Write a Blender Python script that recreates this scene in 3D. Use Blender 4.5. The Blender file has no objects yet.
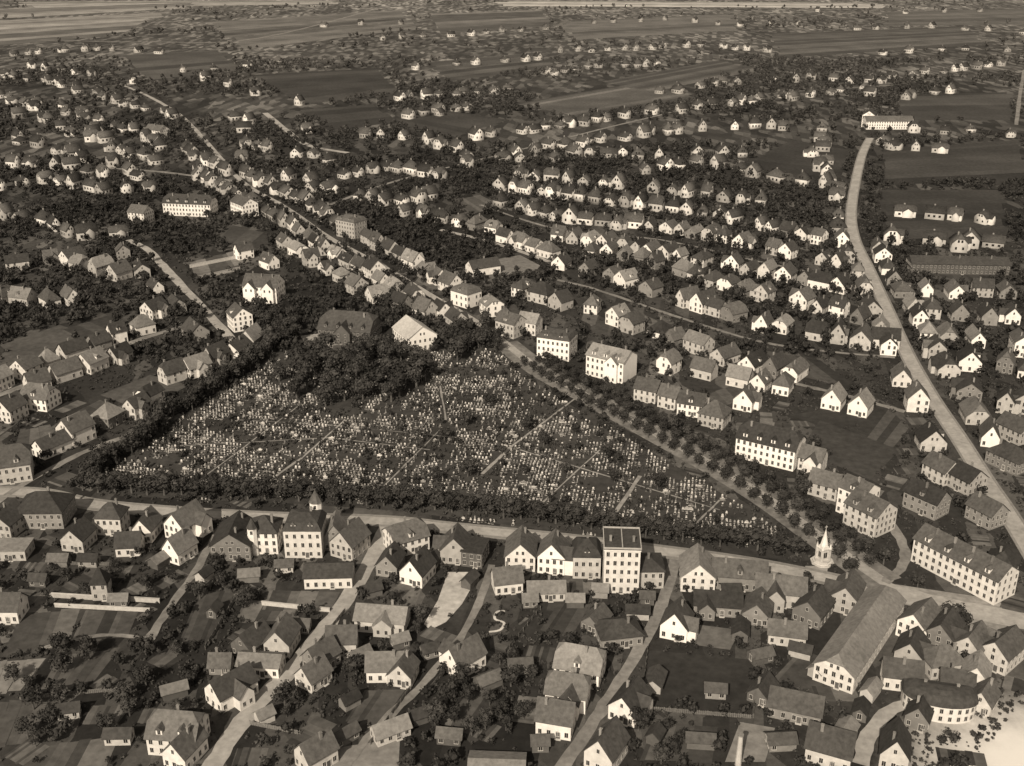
import bpy, math, random
import numpy as np
from mathutils import noise as mnoise, Vector
random.seed(7); rng=np.random.default_rng(7)
SC=bpy.context.scene; COL=SC.collection
R=math.radians
# ---------------- camera ----------------
F=1100.0; P=R(22.8); HC=190.0; cp,sp=math.cos(P),math.sin(P)
cam=bpy.data.objects.new('camera',bpy.data.cameras.new('camera')); COL.objects.link(cam)
cam.location=(0,0,HC); cam.rotation_euler=(R(90)-P,0,0)
cam.data.lens=F/1024*36; cam.data.sensor_width=36; cam.data.clip_start=1; cam.data.clip_end=60000
SC.camera=cam
def G(px,py):
    u=(px-512)/F; v=(py-383)/F; t=HC/(sp+v*cp)
    return (u*t,(cp-v*sp)*t)
def scl(py): return (py+80)*cp/HC
# ---------------- light ----------------
SC.view_settings.view_transform='Standard'; SC.view_settings.look='None'; SC.view_settings.exposure=0
EL,AZ=R(37),R(-20)   # sun stands behind the camera, a little to the left
w=bpy.data.worlds.new('World'); SC.world=w; w.use_nodes=True; nt=w.node_tree; nt.nodes.clear()
sky=nt.nodes.new('ShaderNodeTexSky'); sky.sky_type='NISHITA'; sky.sun_disc=False; sky.sun_elevation=EL; sky.sun_rotation=R(180)-AZ
bw=nt.nodes.new('ShaderNodeRGBToBW'); mx=nt.nodes.new('ShaderNodeVectorMath'); mx.operation='MULTIPLY'; mx.inputs[1].default_value=(1,.88,.72)
bg=nt.nodes.new('ShaderNodeBackground'); bg.inputs[1].default_value=.15; out=nt.nodes.new('ShaderNodeOutputWorld')
nt.links.new(sky.outputs[0],bw.inputs[0]); nt.links.new(bw.outputs[0],mx.inputs[0]); nt.links.new(mx.outputs[0],bg.inputs[0]); nt.links.new(bg.outputs[0],out.inputs[0])
sl=bpy.data.lights.new('sun','SUN'); sl.energy=4.5; sl.angle=R(.6); sl.color=(1,.88,.71)
so=bpy.data.objects.new('sun',sl); COL.objects.link(so)
sd=Vector((math.sin(AZ)*math.cos(EL),-math.cos(AZ)*math.cos(EL),math.sin(EL)))
so.rotation_euler=sd.to_track_quat('Z','Y').to_euler(); so.location=(0,-100,400)
# ---------------- materials ----------------
TINT=(1,.965,.93)
def chain(nt,a,op,b):
    n=nt.nodes.new('ShaderNodeMath'); n.operation=op
    for i,x in enumerate((a,b)):
        if isinstance(x,(int,float)): n.inputs[i].default_value=x
        else: nt.links.new(x,n.inputs[i])
    return n.outputs[0]
def newmat(name):
    m=bpy.data.materials.new(name); m.use_nodes=True; nt=m.node_tree
    return m,nt,nt.nodes['Principled BSDF']
def noiseN(nt,vec,s,d=4,r=.6):
    n=nt.nodes.new('ShaderNodeTexNoise'); n.inputs['Scale'].default_value=s; n.inputs['Detail'].default_value=d; n.inputs['Roughness'].default_value=r
    nt.links.new(vec,n.inputs['Vector']); return n.outputs[0]
def vary(nt,val,src,amt):
    k=chain(nt,chain(nt,chain(nt,src,'SUBTRACT',.5),'MULTIPLY',2*amt),'ADD',1.0)
    return chain(nt,val,'MULTIPLY',k)
def mrange(nt,src,a,b,c,d,sm=False):
    mr=nt.nodes.new('ShaderNodeMapRange')
    if sm: mr.interpolation_type='SMOOTHSTEP'
    for i,v in enumerate((a,b,c,d)): mr.inputs[i+1].default_value=v
    nt.links.new(src,mr.inputs[0]); return mr.outputs[0]
def finish(nt,b,val,rough=.9):
    v=nt.nodes.new('ShaderNodeVectorMath'); v.operation='SCALE'; v.inputs[0].default_value=TINT
    mxn=chain(nt,val,'MAXIMUM',.01); nt.links.new(mxn,v.inputs['Scale']); nt.links.new(v.outputs[0],b.inputs['Base Color'])
    b.inputs['Roughness'].default_value=rough; b.inputs['Specular IOR Level'].default_value=.15
def mat(name,g,nv=.3,ns=.4,ov=.2,iv=0.,lv=.0,ls=.02,rough=.9,far=0):
    m,nt,b=newmat(name); geo=nt.nodes.new('ShaderNodeNewGeometry'); oi=nt.nodes.new('ShaderNodeObjectInfo')
    pos=geo.outputs['Position']; val=chain(nt,g,'ADD',0.)
    if nv: val=vary(nt,val,noiseN(nt,pos,ns),nv*2)
    if lv: val=vary(nt,val,noiseN(nt,pos,ls,3),lv*2)
    if ov: val=vary(nt,val,oi.outputs['Random'],ov)
    if iv: val=vary(nt,val,geo.outputs['Random Per Island'],iv)
    if far:  # distance haze put into the base colour along world Y
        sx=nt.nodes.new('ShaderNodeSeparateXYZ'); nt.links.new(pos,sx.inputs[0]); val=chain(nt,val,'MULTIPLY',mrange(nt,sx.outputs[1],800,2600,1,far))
    finish(nt,b,val,rough); return m
M={'B':mat('bright_white_plaster',.80,.08,.5,.05,iv=.05),'W':mat('white_plaster',.66,.16,.5,.16,iv=.14),'P':mat('pale_plaster',.42,.2,.5,.22,iv=.12),'G':mat('grey_plaster',.21,.2,.5,.25),'D':mat('dark_brick',.11,.2,.6,.2),
 'FW':mat('hazed_white_plaster',.56,.16,.2,0,iv=.3,far=.7),'FP':mat('hazed_pale_plaster',.36,.2,.2,0,iv=.3,far=.8),  # distant walls dulled, haze painted into their colour
 'd':mat('dark_roof_tiles',.045,.35,.9,.3,iv=.2,lv=.2,ls=.1),'m':mat('grey_roof_tiles',.08,.35,.9,.4,iv=.35,lv=.2,ls=.1),'l':mat('pale_roof_tiles',.18,.3,.9,.25,iv=.2,lv=.2,ls=.1),'b':mat('bright_slate_roof',.42,.2,.9,.05,lv=.2,ls=.1),
 'frame':mat('window_frame_paint',.5,0,1,.1),'glass':mat('dark_window_glass',.022,0,1,.3,rough=.3),'door':mat('door_wood',.10,.2,2,.3),
 'brick':mat('chimney_brick',.2,.2,2,.3),'bark':mat('tree_bark',.09,.2,2,.2),
 'leaf':mat('tree_foliage',.040,.2,.6,.3,iv=.4),'leaf2':mat('garden_foliage_hazed',.034,.2,.3,.0,iv=.5,lv=.35,ls=.012,far=2.6),'bush':mat('shrub_foliage',.05,.3,.25,0,iv=.6,lv=.4,ls=.03),  # garden foliage colour lightens far away as painted haze
 'road':mat('pale_gravel_road',.33,.22,.5,0,lv=.25,ls=.09),'pave':mat('pavement_slabs',.22,.2,.7,0,lv=.15),'prom':mat('promenade_gravel',.17,.3,.4,0,lv=.35,ls=.1),'lane':mat('earth_lane',.20,.3,.5,0,lv=.35,ls=.08),
 'stone':mat('gravestone_stone',.34,.2,2,.4,iv=.75),'bed':mat('grave_bed',.07,.3,1,.3,iv=.6),
 'yard':mat('bare_yard',.25,.3,.4,.0,lv=.25,ls=.1),'wallcap':mat('garden_wall_plaster',.42,.2,1,.2),'fence':mat('weathered_fence_wood',.14,.3,2,.3)}
def tone(g,name): 
    k='t%.3f'%g+name
    if k not in M: M[k]=mat(name,g,.34,.35,0,lv=.35,ls=.02)
    return M[k]
def ground_mat():
    m,nt,b=newmat('ground_soil_and_gardens'); geo=nt.nodes.new('ShaderNodeNewGeometry'); pos=geo.outputs['Position']
    def plots(rot,sx,sy,rnd=.6):
        mp=nt.nodes.new('ShaderNodeMapping'); mp.inputs['Rotation'].default_value=(0,0,R(rot)); mp.inputs['Scale'].default_value=(1/sx,1/sy,0)
        v=nt.nodes.new('ShaderNodeTexVoronoi'); v.voronoi_dimensions='2D'; v.distance='CHEBYCHEV'; v.inputs['Scale'].default_value=1; v.inputs['Randomness'].default_value=rnd
        nt.links.new(pos,mp.inputs[0]); nt.links.new(mp.outputs[0],v.inputs['Vector'])
        s=nt.nodes.new('ShaderNodeSeparateColor'); nt.links.new(v.outputs['Color'],s.inputs[0]); return s.outputs[0]
    a=plots(28,7,20); c=plots(-20,45,150,.8)
    a3=chain(nt,a,'POWER',2.6); val=chain(nt,chain(nt,a3,'MULTIPLY',.075),'ADD',.026)
    val=vary(nt,val,c,.35); val=vary(nt,val,noiseN(nt,pos,.35,6,.75),.9); val=vary(nt,val,noiseN(nt,pos,.012,4),.8)
    sx=nt.nodes.new('ShaderNodeSeparateXYZ'); nt.links.new(pos,sx.inputs[0])   # haze painted in: the ground colour pales with distance
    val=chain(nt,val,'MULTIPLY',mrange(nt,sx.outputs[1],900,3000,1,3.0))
    # glare painted into the ground colour at the near right corner, fading softly
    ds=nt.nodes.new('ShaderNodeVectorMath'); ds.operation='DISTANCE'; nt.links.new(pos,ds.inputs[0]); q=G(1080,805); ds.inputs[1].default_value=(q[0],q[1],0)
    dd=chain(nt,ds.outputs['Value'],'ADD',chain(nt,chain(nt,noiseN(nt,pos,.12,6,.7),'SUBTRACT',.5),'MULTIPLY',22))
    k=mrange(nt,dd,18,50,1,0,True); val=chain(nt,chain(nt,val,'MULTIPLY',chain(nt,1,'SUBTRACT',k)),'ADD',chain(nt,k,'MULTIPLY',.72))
    finish(nt,b,val,1.); return m
# ---------------- mesh helpers ----------------
def tag(o,label=None,cat=None,group=None,kind=None):
    if label: o['label']=label
    if cat: o['category']=cat
    if group: o['group']=group
    if kind: o['kind']=kind
    return o
def mesh(name,V,Fc,mats,mi=None):
    me=bpy.data.meshes.new(name); me.from_pydata([tuple(v) for v in V],[],Fc)
    for m in mats: me.materials.append(m)
    if mi: me.polygons.foreach_set('material_index',mi)
    me.update(); return me
def obj(name,me,parent=None,loc=(0,0,0),rz=0,sc=None):
    o=bpy.data.objects.new(name,me); COL.objects.link(o); o.location=loc; o.rotation_euler=(0,0,rz)
    if sc: o.scale=sc if isinstance(sc,tuple) else (sc,)*3
    if parent: o.parent=parent
    return o
def box(x0,x1,y0,y1,z0,z1):
    return ([(x0,y0,z0),(x1,y0,z0),(x1,y1,z0),(x0,y1,z0),(x0,y0,z1),(x1,y0,z1),(x1,y1,z1),(x0,y1,z1)],
            [(3,2,1,0),(4,5,6,7),(0,1,5,4),(1,2,6,5),(2,3,7,6),(3,0,4,7)])
def join(parts):
    V=[];Fc=[];mi=[]
    for p in parts:
        v,f=p[0],p[1]; m=p[2] if len(p)>2 else 0; n=len(V); V+=list(v); Fc+=[tuple(i+n for i in q) for q in f]; mi+=[m]*len(f)
    return V,Fc,mi
def slab(V,Fc,th=.2,lift=.22):
    n=len(V); top=[(x,y,z+lift) for x,y,z in V]; bot=[(x,y,z+lift-th) for x,y,z in V]
    ed={}
    for f in Fc:
        for i in range(len(f)):
            a,b=f[i],f[(i+1)%len(f)]; ed.setdefault((min(a,b),max(a,b)),[]).append((a,b))
    R_=list(Fc)+[tuple(n+i for i in reversed(f)) for f in Fc]
    for k,l in ed.items():
        if len(l)==1: a,b=l[0]; R_.append((b,a,a+n,b+n))
    return top+bot,R_
def prism(c,n,r0,r1,z0,z1,ph=0,ey=1.0):
    V=[(c[0]+r0*math.cos(ph+2*math.pi*i/n),c[1]+ey*r0*math.sin(ph+2*math.pi*i/n),z0) for i in range(n)]+[(c[0]+r1*math.cos(ph+2*math.pi*i/n),c[1]+ey*r1*math.sin(ph+2*math.pi*i/n),z1) for i in range(n)]
    return V,[(i,(i+1)%n,n+(i+1)%n,n+i) for i in range(n)]+[tuple(range(n,2*n)),tuple(reversed(range(n)))]
def np_merge(name,temps,places,mats):
    """temps: (V,F,mi); places: (t,x,y,z,rot,sx,sy,sz) -> ONE mesh"""
    Vs=[];Ls=[];Ts=[];Ms=[];off=0; pl=np.array(places,float)
    for ti,(V,Fc,mi) in enumerate(temps):
        q=pl[pl[:,0]==ti]; K=len(q)
        if not K: continue
        V=np.array(V,float); n=len(V); L=np.concatenate([np.array(f) for f in Fc]); T=np.array([len(f) for f in Fc]); mi=np.array(mi)
        S=V[None]*q[:,None,5:8]; c=np.cos(q[:,4])[:,None]; s=np.sin(q[:,4])[:,None]
        X=S[...,0]*c-S[...,1]*s+q[:,1:2]; Y=S[...,0]*s+S[...,1]*c+q[:,2:3]; Z=S[...,2]+q[:,3:4]
        Vs.append(np.stack([X,Y,Z],-1).reshape(-1,3)); Ls.append((L[None]+(np.arange(K)*n)[:,None]+off).ravel()); Ts.append(np.tile(T,K)); Ms.append(np.tile(mi,K)); off+=K*n
    V=np.concatenate(Vs);L=np.concatenate(Ls);T=np.concatenate(Ts);Mi=np.concatenate(Ms)
    me=bpy.data.meshes.new(name); me.vertices.add(len(V)); me.vertices.foreach_set('co',V.ravel()); me.loops.add(len(L)); me.loops.foreach_set('vertex_index',L.astype(np.int32))
    me.polygons.add(len(T)); me.polygons.foreach_set('loop_start',np.concatenate([[0],np.cumsum(T)[:-1]]).astype(np.int32))
    for m in mats: me.materials.append(m)
    me.update(calc_edges=True); me.polygons.foreach_set('material_index',Mi.astype(np.int32)); me.validate(); me.update()
    return obj(name,me)
# ---------------- ground, roads, plots ----------------
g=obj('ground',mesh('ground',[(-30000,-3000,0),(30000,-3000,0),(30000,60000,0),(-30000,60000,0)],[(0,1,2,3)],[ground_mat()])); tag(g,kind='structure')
def smooth(pts,n=6):
    if len(pts)<3: return pts
    P_=[pts[0]]+list(pts)+[pts[-1]]; o=[]
    for i in range(1,len(P_)-2):
        for k in range(n):
            t=k/n; a,b,c,d=[np.array(P_[i+j]) for j in (-1,0,1,2)]
            o.append(tuple(.5*((2*b)+(-a+c)*t+(2*a-5*b+4*c-d)*t*t+(-a+3*b-3*c+d)*t**3)))
    return o+[pts[-1]]
SEG=[]   # road segments for clearances
ZR=[.06]
def ribbon_pts(pts,off):
    a=np.array(pts); d=np.gradient(a,axis=0); d/=np.linalg.norm(d,axis=1)[:,None]+1e-9; nrm=np.stack([-d[:,1],d[:,0]],1); return a+nrm*(off[:,None] if isinstance(off,np.ndarray) else off)
def strip(name,pts,o0,o1,z,m,h=0,rag=0):
    if rag:
        n=len(pts); rr=np.random.default_rng(int(abs(pts[0][0]*10))); o0=o0+rr.normal(0,rag,n); o1=o1+rr.normal(0,rag,n)
    A=ribbon_pts(pts,o0);B=ribbon_pts(pts,o1);n=len(A)
    V=[(x,y,z) for x,y in A]+[(x,y,z) for x,y in B]; Fc=[(i,i+1,n+i+1,n+i) for i in range(n-1)]
    if h: V,Fc=slab(V,Fc,h,0)
    return tag(obj(name,mesh(name,V,Fc,[m])),kind='structure')
def road(pix,wd,m='road',name='road',pave=0,rag=.22,pm='pave'):
    pts=smooth([G(*p) for p in pix]); ZR[0]+=.008
    for a,b in zip(pts[:-1],pts[1:]): SEG.append((a[0],a[1],b[0],b[1],wd/2+pave))
    strip(name,pts,-wd/2,wd/2,ZR[0],M[m],rag=0 if pave else rag)
    if pave:
        strip('pavement',pts,wd/2,wd/2+pave,ZR[0]+.12,M[pm],.12+ZR[0]-.01); strip('pavement',pts,-wd/2-pave,-wd/2,ZR[0]+.12,M[pm],.12+ZR[0]-.01)
    return pts
FRONT=road([(-40,492),(35,493),(90,504),(160,511),(260,517),(380,521),(450,528),(560,539),(650,550),(740,562),(810,575),(870,588)],5,pave=1.4)
AVE=road([(505,343),(540,370),(585,395),(645,428),(705,461),(765,497),(815,533),(852,560),(885,583)],4.4,pave=4.4,pm='prom')
road([(505,343),(470,318),(425,292),(375,262),(330,238),(285,207),(240,180),(205,140),(180,115),(150,97),(120,84)],4.2)
RR=road([(1060,600),(1012,520),(985,480),(960,440),(930,395),(905,350),(885,305),(868,268),(855,240),(851,215),(855,185),(862,155),(870,138)],6,pave=.9)
road([(128,240),(148,250),(165,268),(188,292),(212,318),(236,345)],5)
R5=road([(195,800),(215,762),(250,712),(300,660),(340,608),(370,562),(388,524)],5.2)
road([(545,790),(585,735),(615,690),(645,640),(662,605),(675,560)],3.6,'lane')
road([(340,775),(375,730),(425,682),(455,645),(478,605),(492,565)],2.4,'lane','path')
road([(148,640),(172,605),(195,572),(216,535)],2.6,'lane','path')
road([(-20,402),(40,380),(90,358),(145,338),(200,322)],4,'lane')
road([(-20,520),(0,500),(40,475),(90,450),(150,428)],3,'lane')
road([(870,585),(920,600),(975,612),(1060,628)],9)
road([(885,583),(905,560),(895,530),(870,505),(820,480)],3.2,'lane')
road([(760,375),(800,385),(850,397),(905,412)],3,'lane')
road([(265,113),(290,133),(310,146),(348,153)],6)
road([(530,275),(590,288),(680,318),(760,342),(830,352),(895,358)],2.6,'lane')
road([(480,205),(560,230),(660,240),(760,262),(850,280)],2.6,'lane')
road([(440,230),(490,242),(550,262)],4)
road([(100,168),(160,172),(240,182)],5,'lane')
road([(330,205),(400,180),(520,150),(640,120),(760,95),(900,85)],3.5,'lane')
road([(1024,70),(1020,95),(1016,125)],4,'lane')
road([(40,40),(150,42),(260,38),(380,8)],7,'lane')
road([(860,765),(872,730),(905,705),(960,716)],4)
road([(155,640),(100,636),(40,650)],1.6,'lane','path')
PLOTS=[]
def inpoly(xs,ys,poly):
    xs=np.asarray(xs);ys=np.asarray(ys); c=np.zeros(xs.shape,bool); n=len(poly); j=n-1
    for i in range(n):
        xi,yi=poly[i];xj,yj=poly[j]
        if yi!=yj: c^=((yi>ys)!=(yj>ys))&(xs<(xj-xi)*(ys-yi)/(yj-yi)+xi)
        j=i
    return c
ZP=[.012]
def plot(quad,m,name='garden_plot',block=True):
    pts=[G(*p) for p in quad]; ZP[0]+=.0042 if ZP[0]<.05 else -.036
    tag(obj(name,mesh(name,[(x,y,ZP[0]) for x,y in pts],[tuple(range(len(pts)))],[m])),kind='structure')
    if block: PLOTS.append(pts)
plot([(648,650),(755,660),(752,716),(640,706)],tone(.036,'dark_tilled_soil'))
plot([(448,572),(478,572),(470,590),(462,604),(446,622),(430,630),(424,624),(438,600)],tone(.52,'pale_rubble'),'yard')
plot([(893,584),(1000,600),(1010,640),(950,618),(890,600)],M['yard'],'square')
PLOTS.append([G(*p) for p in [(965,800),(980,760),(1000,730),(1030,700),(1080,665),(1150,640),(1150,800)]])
plot([(336,748),(400,738),(398,775),(330,780)],tone(.22,'bare_yard'),'yard')
plot([(300,336),(330,332),(352,350),(312,352)],tone(.36,'bare_yard'),'yard')
plot([(425,372),(455,370),(462,382),(435,386)],tone(.4,'bare_yard'),'yard')
plot([(805,566),(828,566),(826,582),(808,581)],tone(.3,'bare_yard'),'yard')
plot([(700,625),(740,630),(730,650),(695,645)],tone(.12,'dry_grass')); plot([(540,610),(600,615),(570,650),(500,640)],tone(.04,'rough_grass'),block=False)
plot([(100,395),(150,375),(190,385),(140,410)],tone(.08,'dry_grass')); plot([(0,345),(60,325),(90,335),(20,365)],tone(.09,'dry_grass'))
plot([(480,262),(520,255),(545,268),(500,278)],tone(.16,'dry_grass')); plot([(890,420),(830,430),(790,415),(850,405)],tone(.04,'dark_tilled_soil'))
plot([(820,420),(900,450),(870,480),(800,450)],tone(.05,'tilled_soil'))
plot([(740,722),(775,728),(765,762),(725,762)],tone(.2,'bare_yard'),'yard')
def fieldg(a,b,c,d,n,lo,hi,seed,name='field',block=True):
    rr=random.Random(seed); ZP[0]+=.0042 if ZP[0]<.05 else -.036
    V=[];Fc=[];mi=[];ts=[tone(round(lo+(hi-lo)*k/3,2) if hi>.1 else round(lo+(hi-lo)*k/3,3),'field_crop') for k in range(4)]; cuts=sorted([0,1]+[(i+rr.uniform(.2,.8))/n for i in range(n-1)])
    for i in range(len(cuts)-1):
        t0,t1=cuts[i],cuts[i+1]; k=len(V); e0,e1=rr.uniform(-.03,.03),rr.uniform(-.04,.04)
        for p in (a+(b-a)*t0+(d-a)*e0,a+(b-a)*t1+(d-a)*e0,d+(c-d)*t1+(d-a)*e1,d+(c-d)*t0+(d-a)*e1): V.append((p[0],p[1],ZP[0]))
        Fc.append((k,k+1,k+2,k+3)); mi.append(rr.randrange(4))
    tag(obj(name,mesh(name,V,Fc,ts,mi)),kind='structure')
    if block: PLOTS.append([tuple(x) for x in (a,b,c,d)])
def field(q,n,lo,hi,seed,name='field',block=True): fieldg(*[np.array(G(*p)) for p in q],n,lo,hi,seed,name,block)
for i,(q,n,lo,hi) in enumerate([
 ([(-30,22),(-30,48),(110,36),(170,12)],11,.10,.28),([(-30,10),(-30,20),(190,8),(200,2)],5,.14,.32),
 ([(210,22),(240,50),(420,28),(400,10)],12,.07,.15),([(500,0.5),(500,6),(870,8),(880,3)],5,.22,.42),([(20,2),(30,8),(330,4),(330,0)],4,.16,.34),
 ([(515,104),(575,118),(700,98),(640,82)],13,.06,.15),([(600,82),(650,92),(760,70),(720,60)],10,.06,.12),
 ([(770,34),(780,58),(990,44),(960,26)],14,.06,.11),([(430,62),(445,82),(560,66),(540,52)],8,.05,.09),
 ([(250,75),(300,105),(400,92),(380,68)],8,.04,.06),([(560,22),(570,40),(740,30),(730,14)],9,.08,.16),([(430,14),(440,34),(550,26),(545,10)],6,.08,.16),
 ([(880,12),(890,26),(1040,24),(1040,8)],7,.08,.14),([(790,140),(740,168),(840,178),(850,150)],5,.033,.06),([(880,190),(890,240),(1010,235),(1000,190)],8,.03,.05),
 ([(880,150),(885,185),(1030,180),(1020,140)],9,.033,.06),([(440,110),(380,122),(450,138),(510,120)],6,.04,.06),([(900,95),(900,120),(1010,120),(1010,92)],7,.04,.07),
 ([(120,55),(150,80),(240,70),(220,50)],8,.05,.09),([(300,110),(330,130),(400,122),(370,105)],5,.035,.06)]):
    field(q,n,lo,hi,i)
for i,(q,n,lo,hi) in enumerate([([(22,613),(80,609),(66,652),(2,656)],5,.06,.12),([(86,610),(138,612),(128,636),(72,640)],6,.04,.1),([(-10,662),(46,658),(20,692),(-20,694)],4,.1,.2),
 ([(-20,700),(52,702),(28,745),(-30,748)],6,.05,.13),([(60,655),(120,648),(95,680),(40,690)],6,.04,.1),([(245,600),(300,600),(285,622),(235,622)],6,.05,.15),
 ([(50,745),(120,735),(105,770),(30,775)],6,.05,.13),([(270,590),(340,592),(330,612),(262,610)],5,.05,.13),([(470,690),(505,695),(490,720),(450,715)],5,.04,.08),
 ([(655,722),(718,726),(712,762),(640,760)],5,.05,.1),([(365,690),(405,690),(380,725),(345,722)],5,.06,.14),([(430,570),(400,600),(380,598),(405,580)],4,.06,.14),([(560,602),(590,604),(570,640),(540,630)],4,.04,.08),
 ([(200,590),(235,592),(215,640),(180,640)],6,.04,.1),([(800,650),(835,660),(820,690),(770,682)],4,.05,.12),([(705,395),(735,385),(745,398),(720,408)],4,.05,.1),([(910,430),(880,400),(850,440),(890,455)],5,.04,.08),
 ([(60,330),(110,315),(130,322),(80,340)],5,.05,.12),([(190,262),(240,250),(250,262),(195,278)],6,.06,.16),([(60,420),(100,400),(118,408),(75,430)],5,.05,.12),([(20,430),(50,425),(60,445),(10,465)],4,.05,.12),
 ([(450,200),(480,195),(500,205),(470,215)],5,.05,.12),([(230,225),(280,235),(260,250),(215,240)],4,.04,.09),([(760,350),(820,360),(860,390),(790,375)],6,.03,.07)]):
    field(q,n,lo,hi,50+i,'garden_bed')
pts=smooth([G(*p) for p in [(489,632),(500,630),(504,623),(495,619),(497,612),(505,611)]],6); strip('garden_path',pts,-.4,.4,.055,tone(.6,'white_gravel'))
# ---------------- shared window and door meshes ----------------
def win_mesh():
    w_,h_=.55,.85; b=.08
    P_=[(*box(-w_,w_,-.07,.01,h_-b,h_),0),(*box(-w_-.06,w_+.06,-.13,.01,-h_-.02,-h_+b),0),(*box(-w_,-w_+b,-.068,.01,-h_+b,h_-b),0),(*box(w_-b,w_,-.068,.01,-h_+b,h_-b),0),(*box(-.03,.03,-.06,.01,-h_+b,h_-b),0),
        ([(-w_+b,-.03,-h_+b),(w_-b,-.03,-h_+b),(w_-b,-.03,h_-b),(-w_+b,-.03,h_-b)],[(0,1,2,3)],1)]
    V,Fc,mi=join(P_); return mesh('window',V,Fc,[M['frame'],M['glass']],mi)
def door_mesh():
    P_=[(*box(-.55,.55,-.05,.01,0,2.1),0),(*box(-.65,-.55,-.1,.01,0,2.2),1),(*box(.55,.65,-.1,.01,0,2.2),1),(*box(-.55,.55,-.1,.01,2.1,2.2),1),(*box(-.8,.8,-.6,.0,0,.15),1)]
    V,Fc,mi=join(P_); return mesh('door',V,Fc,[M['door'],M['frame']],mi)
WM,DM=win_mesh(),door_mesh()
V,Fc,mi=join([box(-.35,.35,-.3,.3,-2,1.1),box(-.43,.43,-.38,.38,1.1,1.25),box(-.2,-.02,-.1,.1,1.25,1.5),box(.04,.22,-.1,.1,1.25,1.5)]); CHM=mesh('chimney',V,Fc,[M['brick']])
OCC=[]  # x,y,radius of everything built
def roof_geo(t,L,W,e,r,o=.45):
    ze=e-o*r/W; c=[(-L-o,-W-o,ze),(L+o,-W-o,ze),(L+o,W+o,ze),(-L-o,W+o,ze)]
    if t=='g': return c+[(-L-o,0,e+r),(L+o,0,e+r)],[(0,1,5,4),(2,3,4,5)]
    if t=='h':
        q=max(L-W*.95,.25); return c+[(-q,0,e+r),(q,0,e+r)],[(0,1,5,4),(2,3,4,5),(1,2,5),(3,0,4)]
    if t=='k':
        k=.45;zk=e+r*(1-k);q=L+o-W*.45
        return c+[(-L-o,-W*k,zk),(L+o,-W*k,zk),(L+o,W*k,zk),(-L-o,W*k,zk),(-q,0,e+r),(q,0,e+r)],[(0,1,5,9,8,4),(2,3,7,8,9,6),(5,6,9),(7,4,8)]
    if t=='m':
        i=1.1;z1=e+.62*r;q=max(L-W*.8,.3); a=.25
        return [(-L-a,-W-a,e),(L+a,-W-a,e),(L+a,W+a,e),(-L-a,W+a,e),(-L+i,-W+i,z1),(L-i,-W+i,z1),(L-i,W-i,z1),(-L+i,W-i,z1),(-q,0,e+r),(q,0,e+r)],[(0,1,5,4),(1,2,6,5),(2,3,7,6),(3,0,4,7),(4,5,9,8),(6,7,8,9),(5,6,9),(7,4,8)]
    return [(-L-.3,-W-.3,e),(L+.3,-W-.3,e),(L+.3,W+.3,e+r*.0),(-L-.3,W+.3,e)],[(0,1,2,3)]
def wall_geo(t,L,W,e,r):
    if t in 'hmf': return box(-L,L,-W,W,0,e)
    V=[(-L,-W,0),(L,-W,0),(L,W,0),(-L,W,0),(-L,-W,e),(L,-W,e),(L,W,e),(-L,W,e)]
    if t=='g': V+=[(-L,0,e+r),(L,0,e+r)]; return V,[(0,1,5,4),(2,3,7,6),(1,2,6,9,5),(3,0,4,8,7),(4,5,9,8),(6,7,8,9)]
    k=.45;zk=e+r*(1-k); V+=[(-L,-W*k,zk),(L,-W*k,zk),(L,W*k,zk),(-L,W*k,zk)]
    return V,[(0,1,5,4),(2,3,7,6),(1,2,6,10,9,5),(3,0,4,8,11,7),(4,5,9,8),(6,7,11,10),(8,9,10,11)]
def rot90(V,dx,dy): return [(-y+dx,x+dy,z) for x,y,z in V]
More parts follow.
